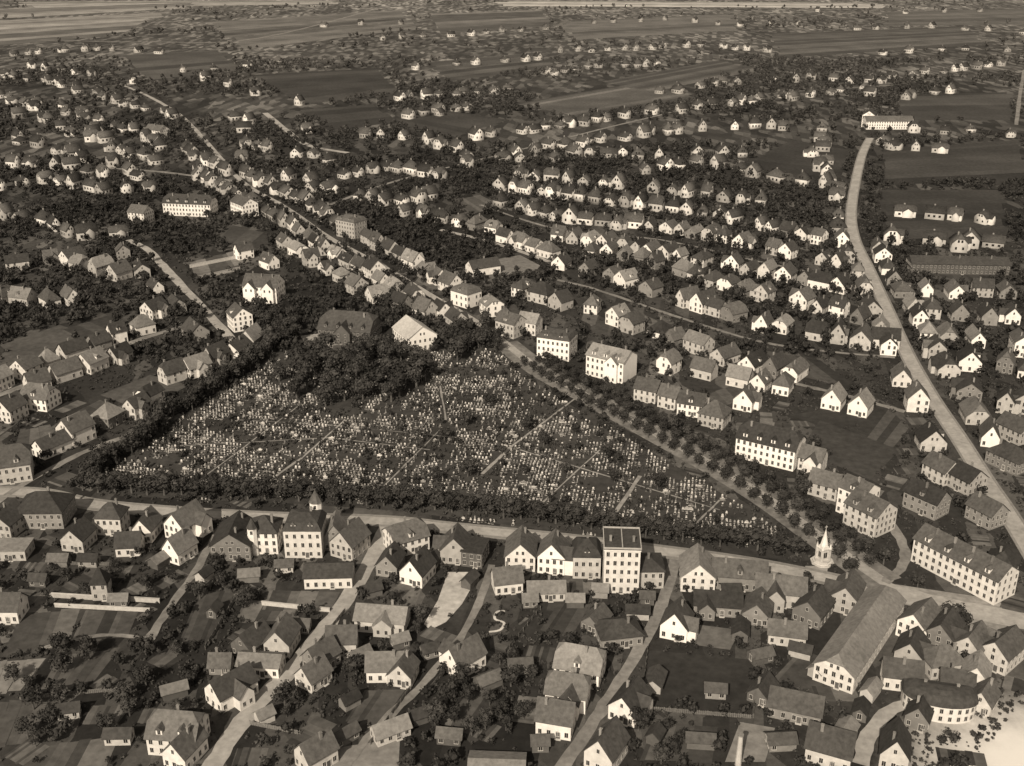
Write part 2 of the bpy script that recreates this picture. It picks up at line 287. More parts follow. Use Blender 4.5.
def house(x,y,ang,w,l,e,r,t,wm,rm,label,cat='house',group=None,name='house',detail=2,dorm=0,turret=None,cornice=False,chim=1,wins=True,seed=None,wing=None,blank=False):
    rd=random.Random(seed if seed is not None else int(x*7+y*13)); a=R(ang); root=bpy.data.objects.new(name,None); root.empty_display_size=2; COL.objects.link(root); root.location=(x,y,0); root.rotation_euler=(0,0,a)
    tag(root,label,cat,group); L,W=l/2,w/2; OCC.append((x,y,math.hypot(L,W)*.85))
    V,Fc=wall_geo(t,L,W,e,r); obj('wall',mesh('wall',V,Fc,[M[wm]]),root)
    V,Fc=slab(*roof_geo(t,L,W,e,r),th=.2 if t!='f' else .3,lift=.22 if t!='f' else .32); ro=obj('roof',mesh('roof',V,Fc,[M[rm]]),root)
    if t=='f' and w>9:
        V,Fc,_=join([box(-L-.3,L+.3,-W-.3,-W-.05,e+.32,e+.8),box(-L-.3,L+.3,W+.05,W+.3,e+.32,e+.8),box(-L-.3,-L-.05,-W-.05,W+.05,e+.32,e+.8),box(L+.05,L+.3,-W-.05,W+.05,e+.32,e+.8),box(-.15,.15,-W-.05,W+.05,e+.32,e+.7)]); obj('parapet',mesh('parapet',V,Fc,[M['P']]),ro)
    ca,sa=math.cos(a),math.sin(a); dn=math.hypot(x,y)
    if chim:
        for k in range(chim):
            cx=rd.uniform(-.6,.6)*L if chim==1 else (-.5+k*1.0/(chim-1))*L*1.3; cy=rd.choice((-1,1))*W*.25; cz=e+r*(.78 if t!='m' else .85) if t!='f' else e+.3
            obj('chimney',CHM,ro,(cx,cy,cz+.6))
    wings=[] if not wing else (wing if isinstance(wing,list) else [wing])
    for wl,ww,sgn,ox in wings:   # cross gabled wing on one long side
        e2=e*.92; r2=min(r*.85,ww*.55); V,Fc=wall_geo('g',wl/2+W*.45,ww/2,e2,r2); cy=sgn*(W*.55+wl/2)
        wg=obj('wing',mesh('wing',rot90(V,ox,cy),Fc,[M[wm]]),root); V,Fc=slab(*roof_geo('g',wl/2+W*.45,ww/2,e2,r2,.35)); obj('wing_roof',mesh('wing_roof',rot90(V,ox,cy),Fc,[M[rm]]),wg)
        yy=sgn*(W+wl+.004)
        for u in (-ww*.22,ww*.22): 
            for z in ([1.6,e2-1.1] if e2>5 else [1.7]): obj('window',WM,wg,(ox+u,yy,z),0 if sgn<0 else math.pi,.85)
    nwin=0; best=None
    for (nx,ny,ln,hd,gab) in ((0,-1,l,W,0),(0,1,l,W,0),(1,0,w,L,1),(-1,0,w,L,1)):
        wx,wy=nx*ca-ny*sa,nx*sa+ny*ca; f=(-wx*x-wy*y)/dn
        if f<.08: continue
        if best is None or f>best[0]: best=(f,nx,ny,hd)
        if not wins or (blank and gab): continue
        rz=math.atan2(nx,-ny); st=max(1,int(e/2.6)); sp_=2.4 if detail>1 else 3.0; nc=max(1,int((ln-1.2)/sp_)+(1 if ln>4 else 0)); s=.95 if detail>1 else 1.08
        for j in range(st):
            z=1.6+j*(e-.3)/st
            if z+.9>e: z=e-1.0
            for i in range(nc):
                u=(i-(nc-1)/2)*(ln-2.2)/max(nc-1,1) if nc>1 else 0
                if detail<2 and rd.random()<.2: continue
                if not gab and any(ny==g_[2] and abs(-ny*u-g_[3])<g_[1]/2+.4 for g_ in wings): continue
                if nwin>=96: break
                nwin+=1; obj('window',WM,root,(nx*hd+(-ny)*u,ny*hd+nx*u,z),rz,s*rd.uniform(.9,1.05))
        if gab and t in 'gk' and r>3:
            for u in ((-.9,.9) if w>9 else (0,)): obj('window',WM,root,(nx*hd-ny*u,ny*hd+nx*u,e+r*.28),rz,.75)
    if detail>1 and best: 
        f,nx,ny,hd=best; q=1.25 if e<12 else 0; obj('door',DM,root,(nx*(hd+.002)-ny*q,ny*(hd+.002)+nx*q,0),math.atan2(nx,-ny))
    for k in range(dorm):
        sy=-1 if ca>0 else 1
        if abs(ca)<.15: sy=-1 if (sa*x)>0 else 1
        u=(k-(dorm-1)/2)*(l/(dorm+.2)) ; zb=e+.12*r; y0=W*.9; y1=W*.25; h=1.5
        Vd,Fd,mi=join([(*box(u-.8,u+.8,min(sy*y0,sy*y1),max(sy*y0,sy*y1),zb,zb+h),0),
          ([(u-1,sy*(y0+.2),zb+h),(u+1,sy*(y0+.2),zb+h),(u,sy*(y0+.2),zb+h+.9),(u-1,sy*y1*.6,zb+h),(u+1,sy*y1*.6,zb+h),(u,sy*y1*.6,zb+h+.9)],[(0,1,2),(5,4,3),(0,2,5,3),(1,4,5,2),(0,3,4,1)],1)])
        d=obj('dormer',mesh('dormer',Vd,Fd,[M[wm],M[rm]],mi),root); obj('window',WM,d,(u,sy*y0,zb+.8),0 if sy<0 else math.pi,.75)
    if turret:
        tx,ty,tr,th=turret; V,Fc=prism((tx,ty),8,tr,tr,0,th,R(22.5)); q=obj('turret',mesh('turret',V,Fc,[M[wm]]),root)
        V,Fc=prism((tx,ty),8,tr+.35,.06,th,th+tr*2.1,R(22.5)); obj('turret_roof',mesh('turret_roof',V,Fc,[M[rm]]),q)
        obj('window',WM,q,(tx,ty-tr*.93,th-1.3),0,.8)
    if cornice:
        V,Fc,_=join([box(-L-.2,L+.2,-W-.2,-W,e-.45,e-.05),box(-L-.2,L+.2,W,W+.2,e-.45,e-.05),box(-L-.2,-L,-W,W,e-.45,e-.05),box(L,L+.2,-W,W,e-.45,e-.05)]); obj('cornice',mesh('cornice',V,Fc,[M['W']]),root)
    return root
def rdist(x,y):
    d=1e9
    for ax,ay,bx,by,hw in SEG:
        dx,dy=bx-ax,by-ay; t=min(1,max(0,((x-ax)*dx+(y-ay)*dy)/(dx*dx+dy*dy+1e-9))); d=min(d,math.hypot(x-ax-t*dx,y-ay-t*dy)-hw)
    return d
def push(x,y,c):   # keep a building off the carriageways
    for _ in range(14):
        d=rdist(x,y)
        if d>=c: break
        gx=rdist(x+.3,y)-rdist(x-.3,y);gy=rdist(x,y+.3)-rdist(x,y-.3);n=math.hypot(gx,gy)
        if n<1e-6: break
        x+=gx/n*.8;y+=gy/n*.8
    return x,y
def VH(px,py,ang,w,l,e,r,t,wm,rm,label,**k):   # px,py = middle of the visible house
    s=scl(py); x,y=G(px,py+.5*(e+.5*r)*s*.85); x,y=push(x,y,w/2+.9); return house(x,y,ang,w,l,e,r,t,wm,rm,label,**k)
def B2(p1,p2,w,e,r,t,wm,rm,label,**k):          # building between two ground points
    a=np.array(G(*p1));b=np.array(G(*p2)); c=(a+b)/2;d=b-a; return house(c[0],c[1],math.degrees(math.atan2(d[1],d[0])),w,float(np.hypot(*d)),e,r,t,wm,rm,label,**k)
# ---------------- landmark buildings ----------------
VH(620,562,-3,12,10.8,15.5,0,'f','W','d','tall flat roofed four storey apartment house below the cemetery',cat='apartment house',name='apartment_house',cornice=True,chim=2)
B2((832,687),(884,610),11,5.5,4,'k','W','l','long hall with pale grey half-hipped roof and white gable end',cat='hall',name='assembly_hall',chim=0)
B2((921,556),(1004,600),10.5,8.5,3.6,'g','W','m','long pale three storey terrace facing the square at right',cat='terrace',name='terrace_building',chim=4,dorm=4)
VH(265,290,-10,13,19,9,5,'g','B','m','large white double gabled villa standing alone above the cemetery grove',cat='villa',name='mansion',chim=3,wing=[(2.2,6.5,-1,-5.2),(2.2,6.5,-1,5.2)])
B2((325,334),(376,338),18,6,7,'k','D','d','large dark roofed hall with dormers behind the cemetery grove',cat='hall',name='school_hall',chim=2,dorm=4,wing=[(2.5,8,-1,0)])
VH(415,336,-62,15,19,7,5,'g','B','b','cemetery chapel with bright pale roof and white gabled front',cat='chapel',name='cemetery_chapel',chim=0)
VH(557,345,-22,12,16,10,3,'m','B','m','white three storey corner apartment house at the avenue top',cat='apartment house',name='apartment_house',chim=2,dorm=2)
VH(611,364,-34,13,19,10,3.6,'g','B','l','white apartment house with big blank gable beside the avenue',cat='apartment house',name='apartment_house',chim=2,dorm=3,blank=True,wing=[(1.5,6,-1,4)])
VH(769,446,-32,12.5,23,8.5,5,'k','B','d','long white apartment house with dark dormered roof beside the avenue',cat='apartment house',name='apartment_house',dorm=4,chim=3)
VH(858,498,-50,10,10,10,3,'g','B','m','tall white house where the avenue nears the square',dorm=1)
VH(889,513,-55,11,13,8,4,'g','P','m','pale tall house second from the avenue end',dorm=2)
VH(352,228,-35,12,16,11,3,'m','P','m','bulky pale apartment block on the main street left of centre',cat='apartment house',name='apartment_house',dorm=2,chim=2)
B2((168,213),(215,215),13,9,5,'k','W','d','long dark roofed hotel with bright window rows at upper left',cat='hotel',name='hotel',dorm=5,chim=3)
VH(245,208,-50,12,18,9,4,'g','B','m','white end building right of the long dark roofed hotel',cat='commercial building',name='commercial_building',chim=2)
VH(142,216,-20,11,13,8,4,'g','W','m','white gabled building left of the long dark roofed hotel',cat='commercial building',name='commercial_building')
B2((908,270),(1005,272),14,6,3,'g','D','d','long low dark factory range above the gabled row',cat='factory',name='factory',chim=3)
VH(887,124,0,14,46,8,4,'g','B','m','long white building at the top of the straight road',cat='factory',name='factory',chim=1)
VH(868,120,70,12,20,12,4,'g','W','m','short white block left of the long white factory',cat='factory',name='factory')
VH(225,322,-60,10,11,8,4,'g','B','m','white villa beside the lower end of the left road',dorm=1)
VH(158,133,-30,12,20,8,4,'g','W','m','wide white building on the far upper left street',cat='commercial building',name='commercial_building')
# round fronted corner building with bulging dark roof
cx,cy=G(938,714); root=bpy.data.objects.new('corner_building',None); COL.objects.link(root); root.location=(cx,cy,0); root.rotation_euler=(0,0,R(-14)); tag(root,'white round fronted building with bulging dark roof near bright corner','commercial building'); OCC.append((cx,cy,10))
def dshape(s,z): # straight back, bowed front
    return [(s*9*math.cos(a_),s*(5*math.sin(a_)+1.5),z) for a_ in [R(180+180*i/12) for i in range(13)]]+[(s*9,s*4.5,z),(s*-9,s*4.5,z)]
def stack(rs):
    V=[];Fc=[]; n=15
    for s,z in rs: V+=dshape(s,z)
    for k in range(len(rs)-1): Fc+=[(k*n+i,k*n+(i+1)%n,(k+1)*n+(i+1)%n,(k+1)*n+i) for i in range(n)]
    return V,Fc+[tuple(range((len(rs)-1)*n,len(rs)*n))]
V,Fc=stack([(1,0),(1,4.8)]); obj('wall',mesh('wall',V,Fc,[M['W']]),root)
V,Fc=stack([(1.05,4.8),(1.0,6.2),(.78,7.6),(.3,8.3)]); ro=obj('roof',mesh('roof',V,Fc,[M['d']]),root)
for s in (-4,4): obj('chimney',CHM,ro,(s,2,7.4))
for k in range(11):
    a_=R(195+15*k); q=(9*math.cos(a_)*.985,5*math.sin(a_)*.985+1.5); nn=math.atan2(math.sin(a_)/5,math.cos(a_)/9)
    for z in (1.4,3.7): obj('window',WM,root,(q[0]+math.cos(nn)*.12,q[1]+math.sin(nn)*.12,z),nn+math.pi/2,.85)
# ---------------- hand placed houses ----------------
HH=[(18,468,18,15,19,8,6,'k','P','m','large pale villa with broad roof at left edge above the junction',dict(dorm=2)),
(47,509,0,15,19,7,5,'h','G','d','broad dark roofed block right beside the left junction',{}),
(10,522,80,10,12,6,4,'g','P','m','gabled house at the left edge below the junction',{}),
(12,550,0,9,14,4,0,'f','P','l','low flat pale building at the left edge',dict(chim=0)),
(10,607,0,9,10,5,4,'g','W','m','small white house at left edge beside the garden plots',{}),
(80,537,82,9,10,5,4,'g','P','m','gabled house right of the broad dark roofed block',{}),
(114,519,0,9,10,7.5,4,'h','P','d','tall pale hip roofed house near the left junction',{}),
(148,527,85,8,11,5,4.5,'g','W','m','white gable house right of the tall hip roofed house',{}),
(131,544,5,8,9,4,4,'g','W','m','small white house behind the tall hip roofed house',{}),
(187,523,62,10,13,6,5,'g','B','m','upper of two bright gabled houses beside the lane',{}),
(181,548,62,8,10,5,5,'g','B','l','lower of two bright gabled houses beside the lane',{}),
(232,539,88,15,17,6,5,'g','G','d','wide dark roofed hall between the lane and turreted villa',dict(chim=2)),
(267,534,0,11,11,9,4,'h','W','m','slim villa with corner turret facing the cemetery',dict(turret=(-3,-4.6,1.6,10))),
(307,534,0,13,14,11,4,'m','W','m','large bright three storey villa with tall rear turret',dict(turret=(3,5,2,15),dorm=2)),
(336,534,90,8,11,5.5,5,'g','G','l','narrow pale roofed house right of the three storey villa',{}),
(358,542,62,10,12,6,5,'g','P','m','gabled corner house beside the left bright road',{}),
(330,574,0,10,17,4.5,2.5,'g','W','d','long low white building behind the three storey villa',dict(chim=0)),
(404,537,28,12,14,6,4.5,'k','W','m','half-hipped house at the corner right of bright road',dict(dorm=1)),
(391,562,80,8,10,4.5,4,'g','G','d','small dark gabled house behind the half-hipped corner house',{}),
(418,569,70,9,11,5,5,'g','B','m','bright gabled house between the corner house and bare yard',{}),
(456,547,86,10,11,5.5,5,'g','P','m','gabled house above the bright bare yard',{}),
(486,556,80,8,11,6,0,'f','D','d','dark square flat roofed barn above the lane',dict(chim=0)),
(521,552,88,11,13,6,5,'g','W','m','white fronted gabled house right of the square barn',{}),
(507,580,10,8,10,4.5,4,'g','W','m','small white house behind the white fronted gabled house',{}),
(553,555,80,10,11,7,5,'g','B','m','white gabled house third left of the tall apartment house',{}),
(546,590,0,7,13,3.5,2.5,'g','P','l','low pale rear building below the white gabled house',{}),
(586,558,0,11,10,8.5,4,'m','P','d','dark mansard roofed house just left of the tall apartment house',dict(dorm=1)),
(656,571,-2,12,13,7,3,'h','P','d','dark hip roofed house just right of the tall apartment house',{}),
(694,571,84,12,14,6,5,'g','W','l','pale roofed gabled house second right of the tall apartment house',{}),
(738,574,-8,10,19,5.5,4,'g','G','m','first long ridged house right of the pale gabled house',dict(dorm=1)),
(779,590,-12,10,17,5.5,4,'g','P','m','second long ridged house nearing the square',{}),
(717,602,-5,9,16,4,3,'g','G','d','low dark roofed workshop behind the long ridged houses',dict(chim=0)),
(757,609,70,9,11,4,4,'g','G','m','rear gabled building behind the second long ridged house',{}),
(812,608,55,10,12,5,4,'g','G','d','dark roofed house left of the long hall',{}),
(786,632,-15,8,12,4,3,'g','P','m','low house below the long ridged houses left of the hall',{}),
(846,594,60,9,13,6,4,'g','P','m','house tucked between the square and the long hall',{}),
(676,622,72,9,10,5,5,'g','B','m','white gabled house alone below the dark workshop',{}),
(623,632,8,11,14,4,3,'h','G','d','sprawling dark hip roofed house below the tall apartment house',{}),
(596,620,60,7,9,3.5,3,'g','G','m','small outhouse left of the sprawling hip roofed house',{}),
(383,617,-10,10,17,4.5,3,'g','P','l','long pale roofed house right of the left bright road',{}),
(343,640,0,8,10,5,4,'g','P','m','gabled house on the left verge below the long white building',{}),
(322,656,50,8,10,4.5,4,'g','G','m','middle small house on the left bright road verge',{}),
(314,674,50,8,9,4,4,'g','W','m','lower small pale house on the left bright road verge',{}),
(283,638,80,9,11,5,4.5,'g','P','m','gabled house left of the bright road beside dark gable',{}),
(253,641,60,9,11,4.5,4,'g','D','d','dark brick gabled house in the left gardens',{}),
(262,663,-5,8,14,4,2,'g','W','l','long white walled house below the dark brick gable',{}),
(243,690,48,9,14,5,4,'g','W','m','upper ridged white house in the lower left gardens',{}),
(222,663,0,6,7,3,3,'g','G','m','tiny cottage left of the long white walled house',{}),
(386,666,0,8,12,4.5,4,'g','W','l','left of two cottages between the road and the path',{}),
(411,673,80,8,9,4,4,'g','P','m','right of two cottages between the road and the path',{}),
(456,655,45,9,12,5,4.5,'g','B','m','white gabled house right of the narrow path',{}),
(580,664,-14,12,15,6,5,'k','B','l','uppermost of three white houses stacked left of lower lane',dict(dorm=1)),
(568,690,-14,10,13,5.5,4.5,'k','B','m','middle of three white houses stacked left of lower lane',{}),
(556,717,-14,9,11,5.5,4.5,'g','W','m','lowest of three white houses stacked left of lower lane',{}),
(606,747,58,9,12,5.5,5,'g','W','m','white gabled house at bottom beside the lower lane',{}),
(629,702,60,9,12,5,4,'g','W','m','white gabled house on the right verge of lower lane',{}),
(180,730,-8,12,15,6,5,'k','W','m','large pale half-hipped villa near the bottom left',dict(dorm=2)),
(208,750,70,8,11,5,4,'g','W','m','white gabled wing building beside the bottom left villa',{}),
(388,728,30,6,11,3,2.5,'g','P','l','long low pale shed building near bottom left of centre',{}),
(317,752,45,8,10,5,4,'g','P','m','gabled house near bottom right of the bright road',{}),
(497,768,0,11,16,3,2,'g','P','l','broad low pale roofed works at the bottom centre',dict(chim=0)),
(795,704,-22,10,16,4,3.5,'g','G','m','long grey roofed barn below the dark tilled plot',dict(chim=0)),
(762,690,60,7,9,3,3,'g','D','d','small dark shed house left of the long grey roofed barn',{}),
(829,745,-25,10,13,5,5,'g','P','m','big gabled house at bottom left of the curving street',{}),
(893,747,68,8,11,5,5,'g','P','d','dark gabled house right of the curving street',{}),
(918,622,48,10,13,6,4,'g','W','m','upper left house of the block below the square',{}),
(942,632,55,9,12,6,4,'g','G','d','upper middle house of the block below the square',{}),
(970,645,52,9,12,6,4,'g','P','m','upper right house of the block below the square',{}),
(910,650,60,9,11,5,4,'g','P','d','middle left house of the block below the square',{}),
(940,660,10,9,12,5,4,'h','P','m','centre house of the block below the square',{}),
(900,674,-10,8,12,5,4,'g','W','m','lower left white house of the block below the square',{}),
(974,674,65,8,10,5,4,'g','W','l','lower right white house of the block below the square',{}),
(1000,650,40,10,14,6,4,'g','P','m','house at right edge above the pale glare corner',{}),
(955,681,-15,7,10,4,3,'g','P','m','low house just behind the round fronted building',{}),
(905,697,60,7,9,4,3.5,'g','G','d','small dark house left of the round fronted building',{}),
(982,698,50,7,9,4,3.5,'g','P','m','small house right of the round fronted building',{}),
(1000,565,60,10,12,6,4,'h','D','d','dark hip roofed house behind the long terrace',{}),
(103,585,0,5.5,5.5,7,4,'h','P','d','little tower house among the left garden walls',dict(chim=0)),
(692,405,-25,10,12,6,4,'g','B','m','white house between the avenue and the right rows',dict(dorm=1)),
(714,415,-30,11,12,6,5,'h','P','m','hip roofed house just left of the long white apartment house',{}),
(648,391,-30,10,11,6,4,'g','P','m','first small house below the blank gabled apartment house',{}),
(670,398,-30,9,9,6,4,'g','W','m','second small house below the blank gabled apartment house',{}),
(745,400,60,9,10,5,5,'g','B','m','white gabled house above the long white apartment house',{}),
(833,399,60,9,11,5,5,'g','B','l','left of a pair of white houses under the short lane',{}),
(860,405,60,9,11,5,5,'g','B','l','right of a pair of white houses under the short lane',{}),
(1018,345,80,8,14,8,3,'g','B','m','bright white tall house at the right edge',{}),
(965,478,-60,11,14,6,4,'g','P','d','broad dark roofed building left of the straight road bend',{}),
(1008,458,-60,11,16,6,4,'h','G','d','large hip roofed building at right edge beside straight road',{}),
(1014,430,-60,10,13,6,4,'g','P','m','pale gabled building at right edge above the hip roofed one',{}),
(985,512,-60,10,12,6,4,'g','G','m','grey roofed house left of the lower straight road',{}),
(940,470,-60,10,12,6,4,'g','P','m','pale walled house left of the lower straight road',{}),
(925,500,-50,10,15,7,4,'g','G','d','dark ridged house behind the long terrace',dict(dorm=1)),
(832,482,-35,9,12,6,4,'g','P','m','house right of the long white apartment house by the avenue',{}),
(812,460,-35,9,10,6,4,'g','W','m','small white house just behind the long white apartment house',{}),
(505,327,-40,11,13,8,4,'g','P','m','house above the avenue top on the main street',dict(dorm=1)),
(530,325,-25,9,11,7,4,'g','W','l','white house right of the avenue top',{}),
(465,297,-40,12,14,8,4,'m','B','m','white mansard house on the main street left of avenue top',dict(dorm=1)),
(483,268,30,11,20,5,4,'g','W','d','long white walled barn beside the bare garden above main street',{}),
(155,310,60,10,12,6,4,'g','W','d','dark roofed house left of the left road',{}),
(42,398,-15,11,14,6,5,'k','B','m','large white house of the left edge cluster',dict(dorm=1)),
(12,410,70,10,11,6,5,'g','W','m','white gabled house at left edge below the cluster lane',{}),
(8,383,70,9,10,6,4,'g','W','l','white gabled house at left edge above the cluster lane',{})]
hr=random.Random(21)
for h in HH:
    k=.86 if h[1]>440 else .9
    if h[1]>635: k=.82
    kw=dict(h[11]); w_,l_=h[3]*k,h[4]*k
    if h[7] in 'gk' and w_>7 and hr.random()<.45 and not kw.get('dorm'): 
        ca=math.cos(R(h[2])); kw['wing']=(hr.uniform(1.5,3),w_*.62,hr.choice((-1,-1,1)) if ca>.3 else hr.choice((-1,1)),hr.uniform(-.25,.25)*l_)
    VH(h[0],h[1],h[2]+hr.uniform(-3,3),w_,l_,h[5]*(.9 if h[1]>440 else .95),h[6]*.92,*h[7:11],detail=2 if h[1]>300 else 1,**kw)
for i,(px,py,a) in enumerate([(60,560,0),(160,560,60),(285,566,0),(372,590,30),(434,560,80),(470,580,70),(530,600,0),(575,600,0),(660,600,0),(740,630,70),(300,625,0),(360,655,40),(430,650,30),(488,680,40),(540,742,10),(655,735,60),(715,690,0),(820,668,50),(860,710,60),(640,612,0),(120,600,0),(175,690,30),(120,735,0),(420,715,30),(215,610,70),(350,700,40),(450,735,0),(700,740,0),(760,655,20),(600,590,0),(90,560,0),(205,575,60),(400,640,20),(655,680,70),(520,665,0),(265,715,45),(345,735,40),(845,730,60),(780,740,0),(870,690,50),(40,580,0),(250,575,0),(730,590,0),(800,650,-20),(70,710,10)]):
    VH(px,py,a+hr.uniform(-8,8),hr.uniform(3,4.5),hr.uniform(4,7),2.5,1.5,'g',hr.choice('GPD'),hr.choice('dml'),'small outbuilding in the back yards below the cemetery road',cat='shed',name='shed',group='sheds in the back yards',chim=0,detail=1,wins=i%2==0)
# ---------------- rows of houses ----------------
ORD='first second third fourth fifth sixth seventh eighth ninth tenth eleventh twelfth thirteenth fourteenth fifteenth sixteenth seventeenth eighteenth nineteenth twentieth'.split()
TENS={2:'twenty',3:'thirty',4:'forty',5:'fifty'}
TN={2:'twentieth',3:'thirtieth',4:'fortieth',5:'fiftieth'}
def ordn(i):
    if i<20: return ORD[i]
    n=i+1; return TN[n//10] if n%10==0 else TENS[n//10]+'-'+ORD[n%10-1]
ROWS=[('along the left verge of the straight road','top',[(842,222),(846,262),(866,302),(884,345),(908,405),(925,445)],12,'p'),
('along the right verge of the straight road','top',[(876,250),(893,285),(920,330),(945,370),(965,400),(1003,470)],14,'p'),
('in the gabled row right of straight road','left',[(912,294),(1024,299)],9,'x'),
('in the second gabled row right of straight road','left',[(930,318),(1024,322)],8,'x'),
('in the short row at the right edge','left',[(965,366),(1022,372)],4,'x'),
('in the third gabled row right of straight road','left',[(945,342),(1000,346)],5,'x'),
('in the block right of the straight road','left',[(975,405),(1022,412)],4,'r'),
('in the row under the long lane','left',[(620,325),(660,337),(700,352),(740,366),(790,379)],13,'x'),
('in the lowest right hand row','left',[(668,368),(715,380),(780,392)],7,'x'),
('in the row above the long lane','left',[(560,268),(600,276),(680,302),(760,328),(830,340),(880,346)],22,'x'),
('in the second row above the long lane','left',[(575,252),(640,262),(720,288),(790,305),(860,322)],18,'x'),
('in the row below the middle lane','left',[(560,240),(640,252),(740,272),(840,292)],18,'x'),
('in the row above the middle lane','left',[(500,206),(570,222),(660,230),(760,250),(840,266)],24,'x'),
('in the second row above the middle lane','left',[(500,190),(560,198),(640,208),(720,218),(790,236),(835,246)],24,'x'),
('in the third row above the middle lane','left',[(520,178),(600,186),(680,194),(760,206)],15,'x'),
('on the upper side of the main street','top',[(215,168),(255,182),(300,203),(345,230),(395,258),(440,284),(485,308),(520,335)],30,'p'),
('on the lower side of the main street','top',[(195,175),(235,196),(280,222),(320,250),(365,275),(415,302),(455,325)],28,'p'),
('in the row branching below the main street','left',[(285,248),(310,262),(345,285),(385,302),(425,318)],9,'r'),
('in the short row beside the bare garden','left',[(500,243),(548,256)],4,'p'),
('in the row right of the bare garden','left',[(522,296),(565,308),(590,312)],4,'r'),
('in the row above the bare garden','left',[(405,215),(455,224),(495,232)],6,'r'),
('in the upper cluster left of centre','left',[(345,178),(390,170),(440,178)],8,'r'),
('in the lower cluster left of centre','left',[(360,200),(400,205),(430,200)],6,'r'),
('in the row above the left lane','left',[(30,376),(70,360),(105,348),(150,336)],6,'p'),
('in the row below the left lane','left',[(35,388),(85,372),(120,358)],4,'p'),
('in the row left of the cemetery','left',[(55,452),(90,438),(122,421),(150,406)],7,'p'),
('in the row above the cemetery hedge','left',[(175,380),(205,370),(232,358),(250,346)],5,'p'),
('in the left edge row beneath the gardens','left',[(8,302),(45,308),(85,300)],6,'r'),
('in the upper left edge row','left',[(20,268),(60,262),(120,278)],6,'r'),
('in the row left of the hotel','left',[(5,218),(45,225),(75,240),(118,236)],7,'r'),
('in the row climbing beside the left road','top',[(125,258),(150,285),(180,318),(200,336)],5,'p'),
('in the far left edge row','left',[(0,190),(50,182),(110,195),(150,190)],9,'r'),
('in the terraced gardens above the white villa','left',[(245,258),(270,266)],2,'r')]
cand=[]
def roadclear(x,y,pad):
    x=np.atleast_1d(x);y=np.atleast_1d(y); d=np.full(x.shape,1e9)
    for ax,ay,bx,by,hw in SEG:
        dx,dy=bx-ax,by-ay; q=dx*dx+dy*dy+1e-9; t=np.clip(((x-ax)*dx+(y-ay)*dy)/q,0,1); d=np.minimum(d,np.hypot(x-ax-t*dx,y-ay-t*dy)-hw)
    return d>pad
def along(pts,n):
    a=np.array(pts); s=np.concatenate([[0],np.cumsum(np.hypot(*np.diff(a,axis=0).T))]); out=[]
    for t in (np.linspace(0,s[-1],n) if n>1 else [s[-1]/2]):
        i=min(np.searchsorted(s,t,side='right')-1,len(a)-2); f=(t-s[i])/(s[i+1]-s[i]); p=a[i]+(a[i+1]-a[i])*f; d=a[i+1]-a[i]; out.append((p[0],p[1],math.degrees(math.atan2(d[1],d[0]))))
    return out
rh=random.Random(3)
def free(x,y,r,lst):
    return all((x-a)**2+(y-b)**2>(r+c)**2 for a,b,c in lst)
WN={'B':'white','W':'white','P':'pale','G':'grey'}; TNm={'g':'gabled','h':'hip-roofed','k':'half-hipped'}
occ=list(OCC); far=[]
for ph,end,px,n,mode in ROWS:
    pts=along([G(*p) for p in px],n); k=0
    for x,y,t in pts:
        if mode=='x' and rh.random()<.05: continue
        x+=rh.gauss(0,.9); y+=rh.gauss(0,1.7)
        w_=rh.choice((6.6,7.2,7.8,8.6,9.8));l_=rh.uniform(7.5,13)
        for _ in range(2):
            x,y=push(x,y,w_/2+1.0)
        if rdist(x,y)<w_/2: continue
        rad=math.hypot(w_,l_)/2*.68
        if not free(x,y,rad,occ): continue
        occ.append((x,y,rad)); ang=t+(90 if mode=='x' else 0 if mode=='p' else rh.choice((0,90)))+rh.gauss(0,4)
        if mode=='x' and rh.random()<.18: ang+=90
        ty=rh.choice('gggkgh' if mode!='x' else 'ggggkkh'); wm=rh.choice('BWWPPPG' if mode!='x' else 'BBWWPPG'); rm=rh.choice('mmmmddl')
        cand.append((x,y,ang,w_,l_,rh.uniform(3.8,6.4),rh.uniform(3.2,5),ty,wm,rm,f'{WN[wm]} {TNm[ty]} house, {ordn(k)} from the {end} {ph}')); k+=1
cand.sort(key=lambda c:math.hypot(c[0],c[1]))
nh=len(HH)+4; lim=300-nh
for i,c in enumerate(cand):
    if i<lim: house(*c,detail=1,group='town houses in streets and rows',dorm=1 if i%5==0 else 0,wing=(rh.uniform(1.2,2.6),c[3]*.6,rh.choice((-1,1)),rh.uniform(-.2,.2)*c[4]) if i%4==1 and c[7]!='h' else None)
    else: far.append(c[:10])
